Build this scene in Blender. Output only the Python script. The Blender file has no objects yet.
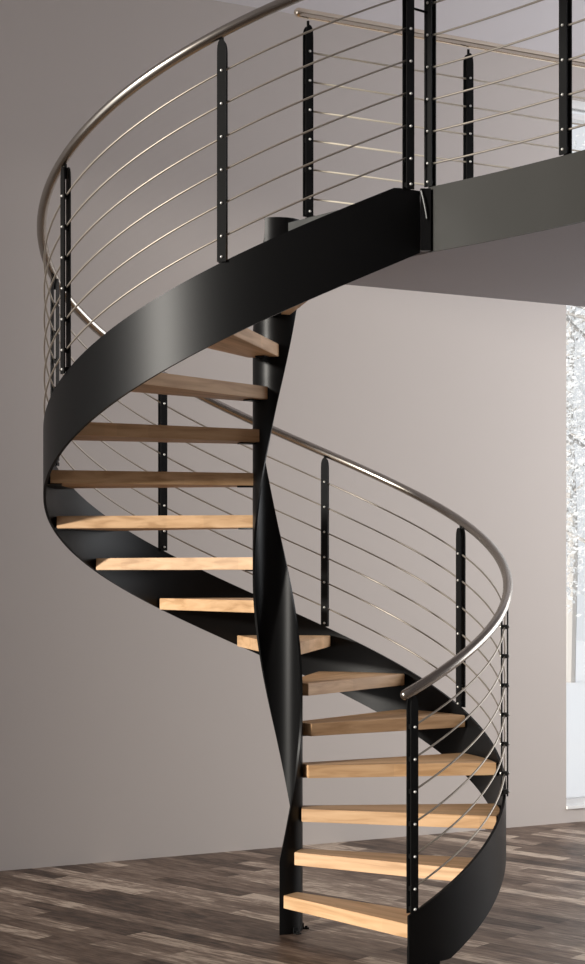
import bpy, bmesh, math, random
from math import sin, cos, pi, radians as R_, degrees, floor
from mathutils import Vector, Matrix
random.seed(7)
S = bpy.context.scene
COL = S.collection

# ------------------------------------------------------------------ place
EYE = 1.56            # camera height; floor is z = 0
def Z(z): return z + EYE
F_PX, DIST, CX, HY = 1614.2, 7.085, 274.7, 574.0
PITCH = 0.4507        # rise per radian of the stair helix
def z_top(th): return min(-0.8557 + PITCH*th, 1.483)       # stringer top edge (relative to the eye)
def z_rail(th): return -0.8557 + PITCH*th
ST_H = 0.2922
LAND = 1.503          # landing level relative to the eye
TH0, TH1 = R_(-59.0), R_(304.0)

# ------------------------------------------------------------------ helpers
def nodes(name):
    m = bpy.data.materials.new(name); m.use_nodes = True
    nt = m.node_tree; b = nt.nodes['Principled BSDF']
    return m, nt, b
def mat(name, col, rough=.5, metal=0., spec=.5, bump=0., bscale=40., coat=0.):
    m, nt, b = nodes(name)
    b.inputs['Base Color'].default_value = (*col, 1)
    b.inputs['Roughness'].default_value = rough
    b.inputs['Metallic'].default_value = metal
    b.inputs['Specular IOR Level'].default_value = spec
    b.inputs['Coat Weight'].default_value = coat
    if bump:
        tc = nt.nodes.new('ShaderNodeTexCoord')
        n = nt.nodes.new('ShaderNodeTexNoise'); n.inputs['Scale'].default_value = bscale; n.inputs['Detail'].default_value = 5
        nt.links.new(tc.outputs['Object'], n.inputs['Vector'])
        bp = nt.nodes.new('ShaderNodeBump'); bp.inputs['Strength'].default_value = bump; bp.inputs['Distance'].default_value = .01
        nt.links.new(n.outputs['Fac'], bp.inputs['Height']); nt.links.new(bp.outputs['Normal'], b.inputs['Normal'])
    return m

def make_wood():
    m, nt, b = nodes('oak')
    L = nt.links.new; N = nt.nodes.new
    tc = N('ShaderNodeTexCoord'); oi = N('ShaderNodeObjectInfo')
    add = N('ShaderNodeVectorMath'); add.operation = 'ADD'
    mul = N('ShaderNodeMath'); mul.operation = 'MULTIPLY'; mul.inputs[1].default_value = 13.0
    L(oi.outputs['Random'], mul.inputs[0]); L(tc.outputs['Object'], add.inputs[0]); L(mul.outputs[0], add.inputs[1])
    mp = N('ShaderNodeMapping'); mp.inputs['Scale'].default_value = (1.2, 16, 22)
    L(add.outputs[0], mp.inputs['Vector'])
    n = N('ShaderNodeTexNoise'); n.inputs['Scale'].default_value = 1.6; n.inputs['Detail'].default_value = 8; n.inputs['Distortion'].default_value = .6
    L(mp.outputs[0], n.inputs['Vector'])
    cr = N('ShaderNodeValToRGB')
    cr.color_ramp.elements[0].position = .32; cr.color_ramp.elements[0].color = (.45, .265, .13, 1)
    cr.color_ramp.elements[1].position = .72; cr.color_ramp.elements[1].color = (.68, .445, .255, 1)
    e = cr.color_ramp.elements.new(.5); e.color = (.59, .37, .20, 1)
    L(n.outputs['Fac'], cr.inputs['Fac'])
    # glued staves, a faint tone step every few centimetres
    mp2 = N('ShaderNodeMapping'); mp2.inputs['Scale'].default_value = (.9, 14, 0)
    L(add.outputs[0], mp2.inputs['Vector'])
    v = N('ShaderNodeTexVoronoi'); v.inputs['Scale'].default_value = 1.0; L(mp2.outputs[0], v.inputs['Vector'])
    bw = N('ShaderNodeRGBToBW'); L(v.outputs['Color'], bw.inputs[0])
    mr = N('ShaderNodeMapRange'); mr.inputs['To Min'].default_value = .88; mr.inputs['To Max'].default_value = 1.08
    L(bw.outputs[0], mr.inputs['Value'])
    mx = N('ShaderNodeVectorMath'); mx.operation = 'SCALE'; L(cr.outputs['Color'], mx.inputs[0]); L(mr.outputs[0], mx.inputs['Scale'])
    L(mx.outputs[0], b.inputs['Base Color'])
    b.inputs['Roughness'].default_value = .5
    b.inputs['Specular IOR Level'].default_value = .35
    bp = N('ShaderNodeBump'); bp.inputs['Strength'].default_value = .08; bp.inputs['Distance'].default_value = .004
    L(n.outputs['Fac'], bp.inputs['Height']); L(bp.outputs['Normal'], b.inputs['Normal'])
    return m

PLANK_ANG = R_(137.5)
def make_floor_mat():
    m, nt, b = nodes('plank_floor')
    L = nt.links.new; N = nt.nodes.new
    tc = N('ShaderNodeTexCoord')
    rot = N('ShaderNodeMapping'); rot.vector_type = 'POINT'; rot.inputs['Rotation'].default_value = (0, 0, -PLANK_ANG)
    L(tc.outputs['Object'], rot.inputs['Vector'])
    br = N('ShaderNodeTexBrick'); br.offset = .37; br.offset_frequency = 2; br.squash = 1
    br.inputs['Scale'].default_value = 1.0; br.inputs['Brick Width'].default_value = .62; br.inputs['Row Height'].default_value = .105
    br.inputs['Mortar Size'].default_value = .0012; br.inputs['Mortar Smooth'].default_value = .1
    br.inputs['Color1'].default_value = (0, 0, 0, 1); br.inputs['Color2'].default_value = (1, 1, 1, 1); br.inputs['Mortar'].default_value = (.0, .0, .0, 1)
    L(rot.outputs[0], br.inputs['Vector'])
    sc = N('ShaderNodeMapping'); sc.inputs['Scale'].default_value = (1.5, 15, 1)
    L(rot.outputs[0], sc.inputs['Vector'])
    # shift the grain plank by plank
    ad = N('ShaderNodeVectorMath'); ad.operation = 'MULTIPLY_ADD'; ad.inputs[1].default_value = (7, 5, 3)
    L(br.outputs['Color'], ad.inputs[0]); L(sc.outputs[0], ad.inputs[2])
    n = N('ShaderNodeTexNoise'); n.inputs['Scale'].default_value = 2.2; n.inputs['Detail'].default_value = 10; n.inputs['Roughness'].default_value = .72; n.inputs['Distortion'].default_value = 1.4
    L(ad.outputs[0], n.inputs['Vector'])
    n2 = N('ShaderNodeTexNoise'); n2.inputs['Scale'].default_value = 2.2; n2.inputs['Detail'].default_value = 4
    sc2 = N('ShaderNodeMapping'); sc2.inputs['Scale'].default_value = (1.0, 2.6, 1); L(rot.outputs[0], sc2.inputs['Vector'])
    L(sc2.outputs[0], n2.inputs['Vector'])
    mixa = N('ShaderNodeMix'); mixa.data_type = 'FLOAT'; mixa.inputs[0].default_value = .60
    bw = N('ShaderNodeRGBToBW'); L(br.outputs['Color'], bw.inputs[0])
    L(bw.outputs[0], mixa.inputs[2]); L(n.outputs['Fac'], mixa.inputs[3])
    mixb = N('ShaderNodeMix'); mixb.data_type = 'FLOAT'; mixb.inputs[0].default_value = .3
    L(mixa.outputs[0], mixb.inputs[2]); L(n2.outputs['Fac'], mixb.inputs[3])
    cr = N('ShaderNodeValToRGB'); cr.color_ramp.elements[0].position = .37; cr.color_ramp.elements[0].color = (.036, .021, .014, 1)
    cr.color_ramp.elements[1].position = .615; cr.color_ramp.elements[1].color = (.52, .42, .335, 1)
    e = cr.color_ramp.elements.new(.46); e.color = (.128, .085, .061, 1)
    e = cr.color_ramp.elements.new(.56); e.color = (.255, .19, .147, 1)
    n3 = N('ShaderNodeTexNoise'); n3.inputs['Scale'].default_value = 9; n3.inputs['Detail'].default_value = 6
    sc3 = N('ShaderNodeMapping'); sc3.inputs['Scale'].default_value = (1.0, 5.0, 1); L(rot.outputs[0], sc3.inputs['Vector']); L(sc3.outputs[0], n3.inputs['Vector'])
    mixc = N('ShaderNodeMix'); mixc.data_type = 'FLOAT'; mixc.inputs[0].default_value = .28
    L(mixb.outputs[0], mixc.inputs[2]); L(n3.outputs['Fac'], mixc.inputs[3])
    L(mixc.outputs[0], cr.inputs['Fac'])
    L(cr.outputs['Color'], b.inputs['Base Color'])
    b.inputs['Roughness'].default_value = .45; b.inputs['Specular IOR Level'].default_value = .25
    bp = N('ShaderNodeBump'); bp.inputs['Strength'].default_value = .15; bp.inputs['Distance'].default_value = .003
    L(n.outputs['Fac'], bp.inputs['Height']); L(bp.outputs['Normal'], b.inputs['Normal'])
    return m

M = {}
M['black'] = mat('black_powder_coat', (.0045, .0045, .0047), rough=.38, spec=.16, bump=.03, bscale=300)
M['post'] = mat('black_post_steel', (.006, .006, .006), rough=.45, spec=.13)
M['steel'] = mat('brushed_stainless', (.42, .385, .345), rough=.27, metal=1.)
M['cable'] = mat('stainless_cable', (.42, .375, .32), rough=.5, metal=.9)
M['warm'] = mat('warm_lit_steel', (.95, .84, .68), rough=.2, metal=1.)  # far handrail stainless, ceiling light on it put into a brighter, warmer colour
M['pale'] = mat('pale_lit_cable', (.80, .73, .60), rough=.5, metal=.3)  # far cables, paler so the colour stands in for warm light
M['bolt'] = mat('bright_bolt', (.66, .65, .62), rough=.35, metal=.6)
M['fascia'] = mat('dark_grey_satin_fascia', (.030, .029, .026), rough=.42, spec=.28)
M['grey'] = mat('grey_steel', (.07, .072, .07), rough=.45)
M['oak'] = make_wood()
M['floor'] = make_floor_mat()
M['wall'] = mat('taupe_wall_paint', (.53, .483, .455), rough=.75, spec=.25, bump=.03, bscale=180)
M['ceil'] = mat('ceiling_paint', (.72, .70, .73), rough=.85, spec=.2)
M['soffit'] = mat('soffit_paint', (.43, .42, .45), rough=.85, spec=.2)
M['white'] = mat('white_window_frame', (.8, .8, .79), rough=.4)
M['snow'] = mat('pale_ground', (.85, .86, .88), rough=.9)
M['bark'] = mat('pale_bark', (.42, .40, .38), rough=.9, bump=.4, bscale=20)
M['leaf'] = mat('overexposed_leaf', (.84, .85, .85), rough=.8)  # near white, the outdoor overexposure is put into the leaf colour
def leafy():
    nt = M['leaf'].node_tree; b = nt.nodes['Principled BSDF']; o = nt.nodes['Material Output']
    t = nt.nodes.new('ShaderNodeBsdfTranslucent'); t.inputs['Color'].default_value = (.86, .87, .87, 1)
    x = nt.nodes.new('ShaderNodeMixShader'); x.inputs[0].default_value = .5
    nt.links.new(b.outputs[0], x.inputs[1]); nt.links.new(t.outputs[0], x.inputs[2]); nt.links.new(x.outputs[0], o.inputs['Surface'])
leafy()
def glass():
    m, nt, b = nodes('window_glass')
    b.inputs['Base Color'].default_value = (1, 1, 1, 1); b.inputs['Roughness'].default_value = 0
    b.inputs['Transmission Weight'].default_value = 1; b.inputs['IOR'].default_value = 1.1
    return m
M['glass'] = glass()

def link(name, bm, m, parent=None, smooth=False, loc=None, rotz=None):
    me = bpy.data.meshes.new(name)
    bmesh.ops.recalc_face_normals(bm, faces=bm.faces)
    bm.to_mesh(me); bm.free()
    me.materials.append(m)
    if smooth:
        for p in me.polygons: p.use_smooth = True
    o = bpy.data.objects.new(name, me); COL.objects.link(o)
    if parent: o.parent = parent
    if loc: o.location = loc
    if rotz is not None: o.rotation_euler = (0, 0, rotz)
    return o
def empty(name, loc, label, cat, group=None):
    o = bpy.data.objects.new(name, None); COL.objects.link(o); o.location = loc
    o.empty_display_size = .1
    o['label'] = label; o['category'] = cat
    if group: o['group'] = group
    return o
def struct(o): o['kind'] = 'structure'; return o
def copy_to(src, parent, mw=None):
    c = src.copy(); COL.objects.link(c); c.parent = parent
    return c

def add_box(bm, x0, x1, y0, y1, z0, z1, mtx=None):
    vs = [bm.verts.new((x, y, z)) for x in (x0, x1) for y in (y0, y1) for z in (z0, z1)]
    if mtx: 
        for v in vs: v.co = mtx @ v.co
    i = [(0,1,3,2),(4,6,7,5),(0,4,5,1),(2,3,7,6),(0,2,6,4),(1,5,7,3)]
    for f in i: bm.faces.new([vs[k] for k in f])
    return vs
def add_prism(bm, pts, z0, z1):
    lo = [bm.verts.new((x, y, z0)) for x, y in pts]; hi = [bm.verts.new((x, y, z1)) for x, y in pts]
    n = len(pts)
    bm.faces.new(lo[::-1]); bm.faces.new(hi)
    for i in range(n): bm.faces.new([lo[i], lo[(i+1) % n], hi[(i+1) % n], hi[i]])
def add_tube(bm, pts, r, seg=8, caps=True, dome=False):
    pts = [Vector(p) for p in pts]; rings = []
    n = len(pts)
    for i, p in enumerate(pts):
        t = (pts[min(i+1, n-1)] - pts[max(i-1, 0)]).normalized()
        up = Vector((0, 0, 1)) if abs(t.z) < .95 else Vector((1, 0, 0))
        a = t.cross(up).normalized(); b = a.cross(t).normalized()
        rings.append([bm.verts.new(p + (a*cos(2*pi*k/seg) + b*sin(2*pi*k/seg))*r) for k in range(seg)])
    for i in range(n-1):
        for k in range(seg):
            bm.faces.new([rings[i][k], rings[i][(k+1) % seg], rings[i+1][(k+1) % seg], rings[i+1][k]])
    if caps:
        if dome:
            for rg, p, q in ((rings[0], pts[0], pts[1]), (rings[-1], pts[-1], pts[-2])):
                d = (p - q).normalized(); prev = rg
                for kk in (1, 2):
                    ang = kk*pi/6
                    nr = [bm.verts.new(p + (v.co - p)*cos(ang) + d*r*sin(ang)) for v in rg]
                    for k in range(seg): bm.faces.new([prev[k], prev[(k+1) % seg], nr[(k+1) % seg], nr[k]])
                    prev = nr
                bm.faces.new(prev)
        else:
            bm.faces.new(rings[0]); bm.faces.new(rings[-1][::-1])

def shade_auto(o, ang=40):
    me = o.data
    for p in me.polygons: p.use_smooth = True
    bm = bmesh.new(); bm.from_mesh(me)
    for e in bm.edges:
        if len(e.link_faces) == 2 and e.calc_face_angle(0) > R_(ang): e.smooth = False
    bm.to_mesh(me); bm.free()

def helix_band(bm, r0, r1, th0, th1, zt, zb, n=180):
    prev = None; secs = []
    for i in range(n+1):
        th = th0 + (th1-th0)*i/n
        a, b = Z(zb(th)), Z(zt(th))
        secs.append([bm.verts.new((r*cos(th), r*sin(th), z)) for r, z in ((r0, a), (r1, a), (r1, b), (r0, b))])
    for i in range(n):
        for k in range(4):
            bm.faces.new([secs[i][k], secs[i][(k+1) % 4], secs[i+1][(k+1) % 4], secs[i+1][k]])
    bm.faces.new(secs[0]); bm.faces.new(secs[-1][::-1])

# ------------------------------------------------------------------ setting
WD = Vector((cos(R_(26.66)), sin(R_(26.66)))); W0 = Vector((-1.443, 1.393)); WN = Vector((WD.y, -WD.x))   # WN points to the room
def wall_pt(s, off=0): p = W0 + WD*s - WN*off; return p
CEIL = Z(3.21)
bm = bmesh.new(); add_box(bm, -9, 14, -10, 14, -.2, 0)
fl = struct(link('floor', bm, M['floor']))
# keep the outdoor side clear of the floor: cut the floor off behind the wall
bm = bmesh.new()
pA, pB = wall_pt(-5.6, .22), wall_pt(8.0, .22)
pts = [(pA.x, pA.y), (pA.x + WN.x*11.6, pA.y + WN.y*11.6), (pB.x + WN.x*11.6, pB.y + WN.y*11.6), (pB.x, pB.y)]
add_prism(bm, pts, -.2, 0)
me = fl.data; bmesh.ops.recalc_face_normals(bm, faces=bm.faces); bm.to_mesh(me); bm.free()

# window in the back wall: left edge seen at x=566
def wall_s_at_px(x):
    k = (x - CX)/F_PX        # X = k*(Y+DIST)
    return (k*(W0.y + DIST) - W0.x)/(WD.x - k*WD.y)
ws0 = wall_s_at_px(566.3); ws1 = ws0 + 2.1
wz0, wz1 = Z(-1.462), Z(2.99)
T = .22
def wall_block(bm, s0, s1, z0, z1):
    a, b, c, d = wall_pt(s0), wall_pt(s1), wall_pt(s1, T), wall_pt(s0, T)
    add_prism(bm, [(a.x, a.y), (b.x, b.y), (c.x, c.y), (d.x, d.y)], z0, z1)
bm = bmesh.new()
SL, SR = -5.2, 6.3
wall_block(bm, SL, ws0, 0, CEIL + .1)
wall_block(bm, ws1, SR, 0, CEIL + .1)
wall_block(bm, ws0, ws1, 0, wz0)
wall_block(bm, ws0, ws1, wz1, CEIL + .1)
struct(link('wall_back', bm, M['wall']))
# window
win = bpy.data.objects.new('window_1', None); COL.objects.link(win); p = wall_pt(ws0); win.location = (p.x, p.y, wz0)
win.rotation_euler = (0, 0, R_(26.66)); struct(win)
win['label'] = 'tall white framed window in the taupe back wall'; win['category'] = 'window'
W_, H_ = ws1 - ws0, wz1 - wz0
bm = bmesh.new()
y0, y1 = .03, .09
for a in ((0, W_, 0, .045), (0, W_, H_-.05, H_), (0, .022, .045, H_-.05), (W_-.04, W_, .045, H_-.05), (0.022, W_-.04, H_-.12, H_-.085), (W_/2-.03, W_/2+.03, .045, H_-.12)):
    add_box(bm, a[0], a[1], y0, y1, a[2], a[3])
link('window_frame', bm, M['white'], win)
bm = bmesh.new(); add_box(bm, -.0, W_, -.012, y0, -.012, .006); link('window_sill', bm, M['white'], win)
bm = bmesh.new(); add_box(bm, .022, W_-.04, .055, .063, .045, H_-.05); link('window_glass', bm, M['glass'], win)

bm = bmesh.new(); add_prism(bm, pts, CEIL, CEIL + .2); struct(link('ceiling', bm, M['ceil']))
DEPTH = 11.0
def room_pt(s_, d_): v = W0 + WD*s_ + WN*d_; return v
def side_wall(name, s_, sgn, openings):
    bm = bmesh.new()
    def blk(d0, d1, z0, z1):
        q = [room_pt(s_, d0), room_pt(s_, d1), room_pt(s_ + sgn*T, d1), room_pt(s_ + sgn*T, d0)]
        add_prism(bm, [(v.x, v.y) for v in q], z0, z1)
    d = -T
    for (a, b, z0, z1) in openings:
        blk(d, a, 0, CEIL + .1); blk(a, b, 0, z0); blk(a, b, z1, CEIL + .1); d = b
    blk(d, DEPTH, 0, CEIL + .1)
    return struct(link(name, bm, M['wall']))
LS, RS = -5.2, 6.3
OPL = (1.0, 5.4, .25, CEIL - .15)  # unseen left opening, edges set for how far sun reaches the back wall
OPR = (.8, 5.0, .6, CEIL - .3)  # unseen right opening, added and sized to brighten that end of the back wall
side_wall('wall_left', LS, -1, [OPL]); side_wall('wall_right', RS, 1, [OPR])
q = [room_pt(LS - T, DEPTH), room_pt(RS + T, DEPTH), room_pt(RS + T, DEPTH + T), room_pt(LS - T, DEPTH + T)]
bm = bmesh.new(); add_prism(bm, [(v.x, v.y) for v in q], 0, CEIL + .1); struct(link('wall_front', bm, M['wall']))

# landing slab (the upper floor seen from below) --------------------------
FE = [(.597, -.815), (.765, -.985), (.94, -1.18), (1.10, -1.375), (1.36, -1.73), (1.75, -2.33), (2.10, -2.95)]   # front edge
def far_edge(X): return -.105 + (X - .326)*.512
SLAB_B = Z(1.252)
bm = bmesh.new()
fe_in = [(x + .012, y + .012) for x, y in FE]
wallpt = wall_pt(8.5, .0)
slab = [(.135, -.19)] + fe_in + [(3.9, -2.95), (3.9, far_edge(3.9))] 
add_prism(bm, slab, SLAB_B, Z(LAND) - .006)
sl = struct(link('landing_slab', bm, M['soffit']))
sl['label'] = 'upper floor landing slab with a plain grey-mauve underside'
# fascia
def offset_poly(P, d):
    out = []
    for i, (x, y) in enumerate(P):
        a = Vector(P[max(i-1, 0)]); b = Vector(P[min(i+1, len(P)-1)]); t = (b-a).normalized()
        out.append((x + t.y*d, y - t.x*d))
    return out
def smooth_line(P, k=8):
    out = []
    for i in range(len(P)-1):
        p0, p1, p2, p3 = [Vector(P[max(0, min(len(P)-1, j))]) for j in (i-1, i, i+1, i+2)]
        for q in range(k):
            t = q/k
            v = .5*((2*p1) + (p2-p0)*t + (2*p0-5*p1+4*p2-p3)*t*t + (3*p1-p0-3*p2+p3)*t**3)
            out.append((v.x, v.y))
    out.append(tuple(P[-1])); return out
FS = smooth_line(FE)
outr = offset_poly(FS, .0); inr = offset_poly(FS, -.012)   # t.y negative side = room/well side
bm = bmesh.new()
vb = [[bm.verts.new((x, y, z)) for (x, y), z in ((a, Z(1.250)), (a, Z(1.502)), (b, Z(1.502)), (b, Z(1.250)))] for a, b in zip(outr, inr)]
for i in range(len(vb)-1):
    for k in range(4): bm.faces.new([vb[i][k], vb[i][(k+1) % 4], vb[i+1][(k+1) % 4], vb[i+1][k]])
bm.faces.new(vb[0]); bm.faces.new(vb[-1][::-1])
fa = struct(link('trim_1', bm, M['fascia'])); shade_auto(fa)
fa['label'] = 'black steel fascia along the landing edge'
# end plate of the fascia beside the stringer end
# thin black edge strip on the far landing edge
bm = bmesh.new()
a = Vector((.135, far_edge(.135) + .0)); b = Vector((3.9, far_edge(3.9)))
t = (b-a).normalized(); n = Vector((-t.y, t.x))
q = [a + n*.001, b + n*.001, b + n*.011, a + n*.011]
add_prism(bm, [(v.x, v.y) for v in q], SLAB_B + .012, Z(1.520))
q = [a - n*.048, b - n*.048, b + n*.001, a + n*.001]
add_prism(bm, [(v.x, v.y) for v in q], Z(1.498), Z(1.520))
struct(link('trim_2', bm, M['black']))['label'] = 'black edge strip on the far side of the landing'

# ------------------------------------------------------------------ staircase
stair = empty('spiral_staircase', (0, 0, 0), 'black steel spiral staircase with oak treads around a twisted central column', 'staircase')
bm = bmesh.new()
helix_band(bm, .994, 1.006, TH0, TH1, z_top, lambda th: max(-0.8557 + PITCH*th - ST_H, -1.515), 260)
o = link('stringer', bm, M['black'], stair); shade_auto(o)
for th in (R_(-57), R_(-51)):
    bm = bmesh.new(); m4 = Matrix.Rotation(th, 4, 'Z')
    add_box(bm, .955, .993, -.03, .03, 0, .008, m4); add_box(bm, .985, .993, -.03, .03, 0, .12, m4)
    link('foot_bracket', bm, M['black'], stair)

# column: a helically cut steel shell
CC = Vector((.013, 0)); CR = .110; HALF = R_(59)
def col_c(z):
    z = max(z, -1.24); z = min(z, 1.47)
    return pi + (z - .487)/.478
bm = bmesh.new(); NZ, NA = 150, 28; prev = None
zb, zt = -1.56, 1.543
grid = []
for i in range(NZ+1):
    z = zb + (zt-zb)*i/NZ; c = col_c(z); hw = HALF
    ring = []
    for k in range(NA+1):
        a = c - hw + 2*hw*k/NA; ring.append(bm.verts.new((CC.x + CR*cos(a), CC.y + CR*sin(a), Z(z))))
    for k in range(NA, -1, -1):
        a = c - hw + 2*hw*k/NA; ring.append(bm.verts.new((CC.x + (CR-.010)*cos(a), CC.y + (CR-.010)*sin(a), Z(z))))
    grid.append(ring)
nr = len(grid[0])
for i in range(NZ):
    for k in range(nr): bm.faces.new([grid[i][k], grid[i][(k+1) % nr], grid[i+1][(k+1) % nr], grid[i+1][k]])
for g in (grid[0], grid[-1]):
    for k in range(NA): bm.faces.new([g[k], g[k+1], g[nr-2-k], g[nr-1-k]])
o = link('column', bm, M['black'], stair); shade_auto(o)
c0 = col_c(-1.56)
for da in (-.35, .62):
    bm = bmesh.new()
    a = c0 + da; m4 = Matrix.Translation((CC.x, 0, 0)) @ Matrix.Rotation(a, 4, 'Z')
    add_box(bm, CR, CR+.028, -.012, .012, 0, .005, m4); add_box(bm, CR, CR+.005, -.012, .012, 0, .026, m4)
    add_tube(bm, [m4 @ Vector((CR+.017, 0, .005)), m4 @ Vector((CR+.017, 0, .012))], .006, 8)
    link('base_clip', bm, M['post'], o)

# treads
RISE = .1828; TT = .055
nose_end = {1: -53.5, 2: -34, 3: -18.5, 4: 3, 5: 25.5, 6: 50, 7: 73.6, 8: 97, 9: 120, 10: 143, 11: 167, 12: 190.5, 13: 214, 14: 237, 15: 260, 16: 284}
rear_end = {1: -38, 2: -17, 3: 4, 4: 27, 5: 51, 6: 77, 7: 101, 8: 125, 9: 149, 10: 173, 11: 194, 12: 208, 13: 231, 14: 257, 15: 284, 16: 300}
settle = {5: -.006, 6: -.016, 7: -.02, 8: -.016, 9: -.006, 10: -.004, 11: -.004}
RO = .980
for n in range(1, 17):
    ztop = Z(-1.565 + RISE*n + settle.get(n, 0))
    ne, re_ = R_(nose_end[n]), R_(rear_end[n])
    nd = ne + R_(5.0)
    u = Vector((cos(nd), sin(nd))); w = Vector((sin(nd), -cos(nd)))
    off = .078
    ns = u*.125 + w*off + CC
    nE = Vector((RO*cos(ne), RO*sin(ne)))
    r_dir = Vector((cos(re_), sin(re_)))
    rs = r_dir*.105 + CC if n < 12 else r_dir*.085 + Vector((-r_dir.y, r_dir.x))*.03 + CC
    P = [ns, nE]
    k = 8
    for i in range(1, k): 
        a = ne + (re_-ne)*i/k; P.append(Vector((RO*cos(a), RO*sin(a))))
    P.append(Vector((RO*cos(re_), RO*sin(re_)))); P.append(rs)
    ang = (ne + re_)/2
    mi = Matrix.Rotation(-ang, 2)
    lp = [mi @ p for p in P]
    bm = bmesh.new(); add_prism(bm, [(p.x, p.y) for p in lp], -TT, 0)
    bmesh.ops.recalc_face_normals(bm, faces=bm.faces)
    bmesh.ops.bevel(bm, geom=[e for e in bm.edges if not (abs(e.verts[0].co.z-e.verts[1].co.z) > .01 and (e.verts[0].co.xy.length > .94))], offset=.002, segments=2, affect='EDGES')
    tr = link('tread', bm, M['oak'], stair, loc=(0, 0, ztop), rotz=ang)
    # outer bracket between tread end and stringer, inner plate on the column
    bm = bmesh.new()
    a0, a1 = ne - ang + R_(1.0), re_ - ang - R_(1.0)
    arc = [(r*cos(a0 + (a1-a0)*i/6), r*sin(a0 + (a1-a0)*i/6)) for r, rng in ((RO, range(7)), (.993, range(6, -1, -1))) for i in rng]
    add_prism(bm, arc, -TT-.001, -.004)
    arc2 = [(r*cos(a0 + (a1-a0)*i/6), r*sin(a0 + (a1-a0)*i/6)) for r, rng in ((RO-.05, range(7)), (.993, range(6, -1, -1))) for i in rng]
    add_prism(bm, arc2, -TT-.005, -TT-.001)
    link('outer_bracket', bm, M['black'], tr)
    bm = bmesh.new()
    cl = Matrix.Rotation(-ang, 4, 'Z')
    cx, cy = (mi @ CC)
    add_box(bm, CR*.93 + cx*1, .165, -.022, .022, -TT-.007, -TT-.001)
    link('inner_bracket', bm, M['black'], tr)

# landing nosing plate near the column
bm = bmesh.new()
d = Vector((cos(R_(302)), sin(R_(302)))); nn = Vector((-d.y, d.x))
q = [CC + d*.10 - nn*.014, d*.955 - nn*.014, d*.955 - nn*.002, CC + d*.10 - nn*.002]
add_prism(bm, [(v.x, v.y) for v in q], Z(1.30), Z(1.520))
for v in bm.verts:
    if v.co.z > Z(1.4) and v.co.xy.length > .5: v.co.z = Z(1.478)     # the plate tapers outwards
link('landing_nosing', bm, M['grey'], stair)

# ------------------------------------------------------------------ posts and rails
PW, PT, GAP = .035, .006, .019
def post_mesh(height):
    """two flat bars with rounded tops; local x = radial, y = along the rail"""
    bm = bmesh.new()
    for s in (-1, 1):
        x0, x1 = (s*GAP/2, s*(GAP/2+PT)) if s > 0 else (s*(GAP/2+PT), s*GAP/2)
        prof = [(-PW/2, 0), (PW/2, 0), (PW/2, height-.050)]
        for k in range(1, 8):
            a = k/8*pi; prof.append((PW/2*cos(a), height-.050+.050*sin(a)**.8))
        prof.append((-PW/2, height-.050))
        A = [bm.verts.new((x0, y, z)) for y, z in prof]; B = [bm.verts.new((x1, y, z)) for y, z in prof]
        bm.faces.new(A); bm.faces.new(B[::-1])
        for i in range(len(prof)): bm.faces.new([A[i], A[(i+1) % len(prof)], B[(i+1) % len(prof)], B[i]])
    return bm
def bolt_mesh(r=.0058):
    bm = bmesh.new(); add_tube(bm, [(-GAP/2-PT-.001, 0, 0), (GAP/2+PT+.001, 0, 0)], r, 8, dome=True)
    return bm
POST_H = .842
WIRES = [.096 + .125*i for i in range(6)]
proto = {}
def make_post(parent, x, y, z, rotz, height, wires, pin_top, foot=.018):
    """z = world height of the foot; parent at origin"""
    key = round(height, 3)
    if key not in proto:
        me = bpy.data.meshes.new('post'); b_ = post_mesh(height); bmesh.ops.recalc_face_normals(b_, faces=b_.faces); b_.to_mesh(me); b_.free(); me.materials.append(M['post']); proto[key] = me
        if 'bolt' not in proto:
            me2 = bpy.data.meshes.new('bolt'); b_ = bolt_mesh(); bmesh.ops.recalc_face_normals(b_, faces=b_.faces); b_.to_mesh(me2); b_.free(); me2.materials.append(M['bolt'])
            for p in me2.polygons: p.use_smooth = True
            proto['bolt'] = me2
            me3 = bpy.data.meshes.new('spacer'); b_ = bmesh.new(); add_box(b_, -GAP/2, GAP/2, -.012, .012, -.009, .009); bmesh.ops.recalc_face_normals(b_, faces=b_.faces); b_.to_mesh(me3); b_.free(); me3.materials.append(M['post']); proto['spacer'] = me3
    o = bpy.data.objects.new('post', proto[key]); COL.objects.link(o); o.parent = parent; o.location = (x, y, z); o.rotation_euler = (0, 0, rotz)
    for h in list(wires) + [foot]:
        b = bpy.data.objects.new('bolt', proto['bolt']); COL.objects.link(b); b.parent = o; b.location = (0, 0, h)
        b = bpy.data.objects.new('spacer', proto['spacer']); COL.objects.link(b); b.parent = o; b.location = (0, 0, h)
    bm = bmesh.new(); add_tube(bm, [(0, 0, height-.05), (0, 0, pin_top)], .006, 8)
    link('handrail_pin', bm, M['post'], o)
    return o

rail = empty('stair_railing', (0, 0, 0), 'curved railing with steel handrail and six cables along the spiral stringer', 'railing', 'railings')
del rail['group']
angs = [-57.9, -11.5, 29.3, 75.5, 123.3, 170.5, 212.0, 258.6, 301.0]
RC = 1.001
RH = 1.013
for a in angs:
    th = R_(a)
    make_post(rail, RC*cos(th), RC*sin(th), Z(z_rail(th)) - .0 if a < 299 else Z(z_top(th)) - .0, th, POST_H if a < 299 else POST_H + .02, WIRES if a < 299 else [w+.02 for w in WIRES], POST_H + .012)
for w in WIRES:
    n = 150; t0, t1 = R_(angs[0]), R_(angs[-1])
    bm = bmesh.new(); add_tube(bm, [(RC*cos(t), RC*sin(t), Z(z_rail(t) + w)) for t in [t0 + (t1-t0)*i/n for i in range(n+1)]], .0040, 6)
    link('cable', bm, M['cable'], rail, smooth=True)
n = 200; t0, t1 = R_(-60.3), R_(303)
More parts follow.
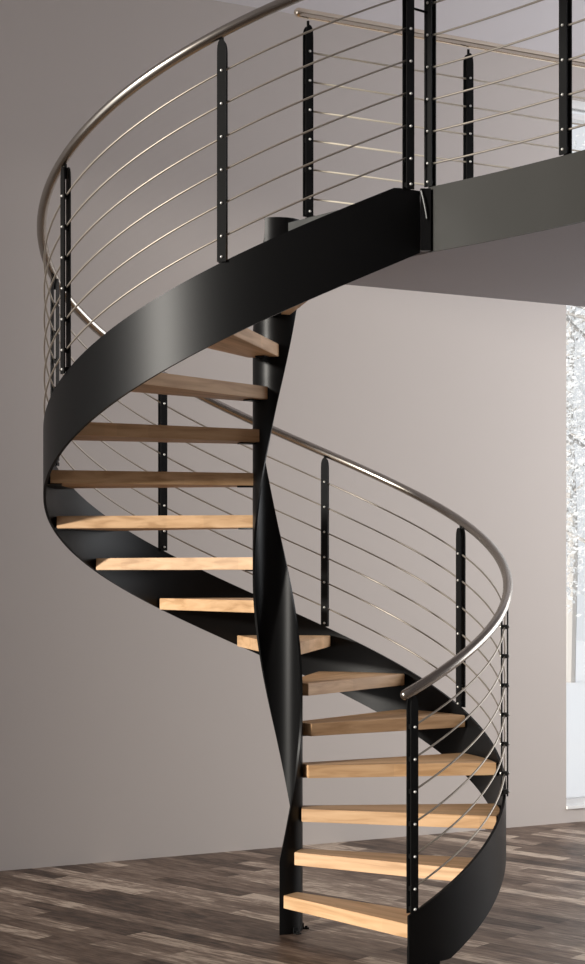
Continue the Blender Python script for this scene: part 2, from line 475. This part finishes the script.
bm = bmesh.new(); add_tube(bm, [(RH*cos(t), RH*sin(t), Z(z_rail(t) + .866)) for t in [t0 + (t1-t0)*i/n for i in range(n+1)]], .0205, 16, dome=True)
link('handrail', bm, M['steel'], rail, smooth=True)

# near landing railing
def straight_rail(name, label, P, post_ts, zw, ztop, z0, lead=0.0, trail=0.0, rad=.0205, height=None, metal=None, cmetal=None):
    """P: polyline; post_ts: points (x,y,rot)"""
    e = empty(name, (0, 0, 0), label, 'railing')
    height = height or (ztop - z0 - .03)
    for x, y, r in post_ts:
        make_post(e, x, y, z0, r, height, [w - z0 for w in zw], height + .02)
    for w in zw:
        bm = bmesh.new(); add_tube(bm, [(x, y, w) for x, y in P], .0040, 6); link('cable', bm, cmetal or M['cable'], e, smooth=True)
    bm = bmesh.new(); Q = list(P)
    if lead:
        a, b = Vector(P[0]), Vector(P[1]); v = a - (b-a).normalized()*lead; Q = [(v.x, v.y)] + Q
    add_tube(bm, [(x, y, ztop) for x, y in Q], rad, 16, dome=True)
    link('handrail', bm, metal or M['steel'], e, smooth=True)
    return e
zw = [Z(1.592 + .1245*i) for i in range(6)]
# post positions on the fascia line
def on_fs(xw):
    for (a, b) in zip(FS[:-1], FS[1:]):
        if a[0] <= xw <= b[0]:
            k = (xw-a[0])/(b[0]-a[0]); y = a[1] + k*(b[1]-a[1]); return xw, y + .008, math.atan2(b[1]-a[1], b[0]-a[0]) + pi/2
FP = offset_poly(FS, -.006)
pp = [on_fs(.604), on_fs(1.043), on_fs(1.42), on_fs(1.80)]
st = [p for p in FP if .604 <= p[0] <= 1.85]; st = [(pp[0][0], pp[0][1])] + st[1:]
near = straight_rail('landing_railing', 'cable railing on the black landing fascia nearest the viewer, right of the stair', st, pp, zw, Z(2.385), Z(1.503))
# link rod between the two end posts, end plate
bm = bmesh.new()
e1 = Vector((RC*cos(R_(301)), RC*sin(R_(301)))); e2 = Vector((pp[0][0], pp[0][1]))
add_tube(bm, [(e1.x, e1.y, Z(2.187)), (e2.x, e2.y, Z(2.178))], .005, 8)
link('link_rod', bm, M['post'], near)
bm = bmesh.new()
add_box(bm, .564, .604, -.840, -.812, Z(1.252), Z(1.492))
link('end_plate', bm, M['black'], near)
bm = bmesh.new(); add_tube(bm, [(.566, -.845, Z(1.482)), (.574, -.848, Z(1.45)), (.582, -.848, Z(1.41)), (.588, -.846, Z(1.375))], .0035, 6, dome=True)
link('cable_end', bm, M['grey'], near)

# far landing railing
def farp(X): return (X, far_edge(X) - .022)
FX = [.142, .868, 1.60, 2.33]
ffrot = math.atan(.512) - pi/2
ppf = [(*farp(x), ffrot) for x in FX]
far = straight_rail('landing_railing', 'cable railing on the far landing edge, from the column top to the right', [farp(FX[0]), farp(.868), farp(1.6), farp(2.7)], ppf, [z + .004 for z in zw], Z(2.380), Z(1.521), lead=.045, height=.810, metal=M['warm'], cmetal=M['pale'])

# ------------------------------------------------------------------ outdoors
bm = bmesh.new()
g0 = [wall_pt(-8, .3), wall_pt(13, .3), wall_pt(30, 40), wall_pt(-8, 40)]
add_prism(bm, [(v.x, v.y) for v in g0], -.45, -.25)
struct(link('ground', bm, M['snow']))
def tree(x, y, h, cr, label, seed):
    rnd = random.Random(seed)
    t = empty('tree', (x, y, -.25), label, 'tree')
    bm = bmesh.new()
    add_tube(bm, [(0, 0, 0), (.05, .02, h*.3), (-.03, .05, h*.6), (.02, 0, h*.9)], .09, 8)
    for k in range(16):
        a = rnd.uniform(0, 2*pi); z = h*rnd.uniform(.3, .85); l = cr*rnd.uniform(.5, .95)
        add_tube(bm, [(0, 0, z), (l*.5*cos(a), l*.5*sin(a), z+.25), (l*cos(a), l*sin(a), z+.6)], .02, 5)
    link('trunk', bm, M['bark'], t)
    bm = bmesh.new()
    for k in range(14000):
        u = rnd.random()**.4; a = rnd.uniform(0, 2*pi); ph = math.acos(rnd.uniform(-1, 1))
        c = Vector((cr*u*sin(ph)*cos(a), cr*u*sin(ph)*sin(a), h*.62 + h*.42*u*cos(ph)))
        d1 = Vector((rnd.uniform(-1, 1), rnd.uniform(-1, 1), rnd.uniform(-1, 1))).normalized(); d2 = d1.orthogonal().normalized()
        s = rnd.uniform(.015, .04)
        vs = [bm.verts.new(c + d1*s), bm.verts.new(c + d2*s*.6), bm.verts.new(c - d1*s), bm.verts.new(c - d2*s*.6)]
        bm.faces.new(vs)
    link('foliage', bm, M['leaf'], t)
def px_dir(x, D): return ((x - CX)/F_PX*D, D - DIST)
for (px, D, h, cr, lab, sd) in ((606, 17, 6.4, 1.9, 'pale overexposed tree seen through the tall window, nearest the glass', 3),
                                (570, 27, 7.6, 1.6, 'pale overexposed tree farther off behind the window, left of the nearer one', 5)):
    x, y = px_dir(px, D); tree(x, y, h, cr, lab, sd)

# ------------------------------------------------------------------ light
SUN_AZ, SUN_EL, SUN_E, P_LEFT, P_RIGHT = 216, 9, 4.7, 36, 225
w = bpy.data.worlds.new('World'); S.world = w; w.use_nodes = True
bg = w.node_tree.nodes['Background']; bg.inputs['Color'].default_value = (.93, .96, 1, 1); bg.inputs['Strength'].default_value = .80
def sun(az, el, strength, ang, col=(1, .95, .87)):
    l = bpy.data.lights.new('sun', 'SUN'); l.energy = strength; l.angle = R_(ang); l.color = col
    o = bpy.data.objects.new('sun', l); COL.objects.link(o)
    d = Vector((cos(R_(az))*cos(R_(el)), sin(R_(az))*cos(R_(el)), sin(R_(el))))
    o.rotation_euler = d.to_track_quat('Z', 'Y').to_euler()
    return o
sun(SUN_AZ, SUN_EL, SUN_E, 4.0)
def opening_fill(name, s_, op, power, col, inward):  # area lamp filling an unseen wall opening
    l = bpy.data.lights.new(name, 'AREA'); l.shape = 'RECTANGLE'; l.energy = power; l.color = col
    l.size = op[1]-op[0]; l.size_y = op[3]-op[2]
    o = bpy.data.objects.new(name, l); COL.objects.link(o)
    c = room_pt(s_, (op[0]+op[1])/2); o.location = (c.x, c.y, (op[2]+op[3])/2)
    dirv = Vector((WD.x*inward, WD.y*inward, 0))
    o.rotation_euler = (-dirv).to_track_quat('Z', 'Y').to_euler()
opening_fill('unseen_opening_fill', LS - .05, OPL, P_LEFT, (1, .97, .93), 1)  # unseen lamp for the broad front-left light in the stringer sheen
opening_fill('unseen_opening_fill', RS + .05, OPR, P_RIGHT, (.95, .97, 1), -1)  # added lamp, lightens the back wall towards the right

# ------------------------------------------------------------------ camera
cam = bpy.data.cameras.new('camera'); co = bpy.data.objects.new('camera', cam); COL.objects.link(co)
cam.sensor_fit = 'HORIZONTAL'; cam.sensor_width = 36
cam.lens = F_PX/585*36
co.location = (0, -DIST, EYE); co.rotation_euler = (pi/2, 0, 0)
cam.shift_x = (292.5 - CX)/585
cam.shift_y = (HY - 482)/585
cam.clip_end = 200
S.camera = co
S.view_settings.view_transform = 'Standard'; S.view_settings.look = 'None'; S.view_settings.gamma = 1
S.view_settings.use_curve_mapping = False; S.view_settings.exposure = 0
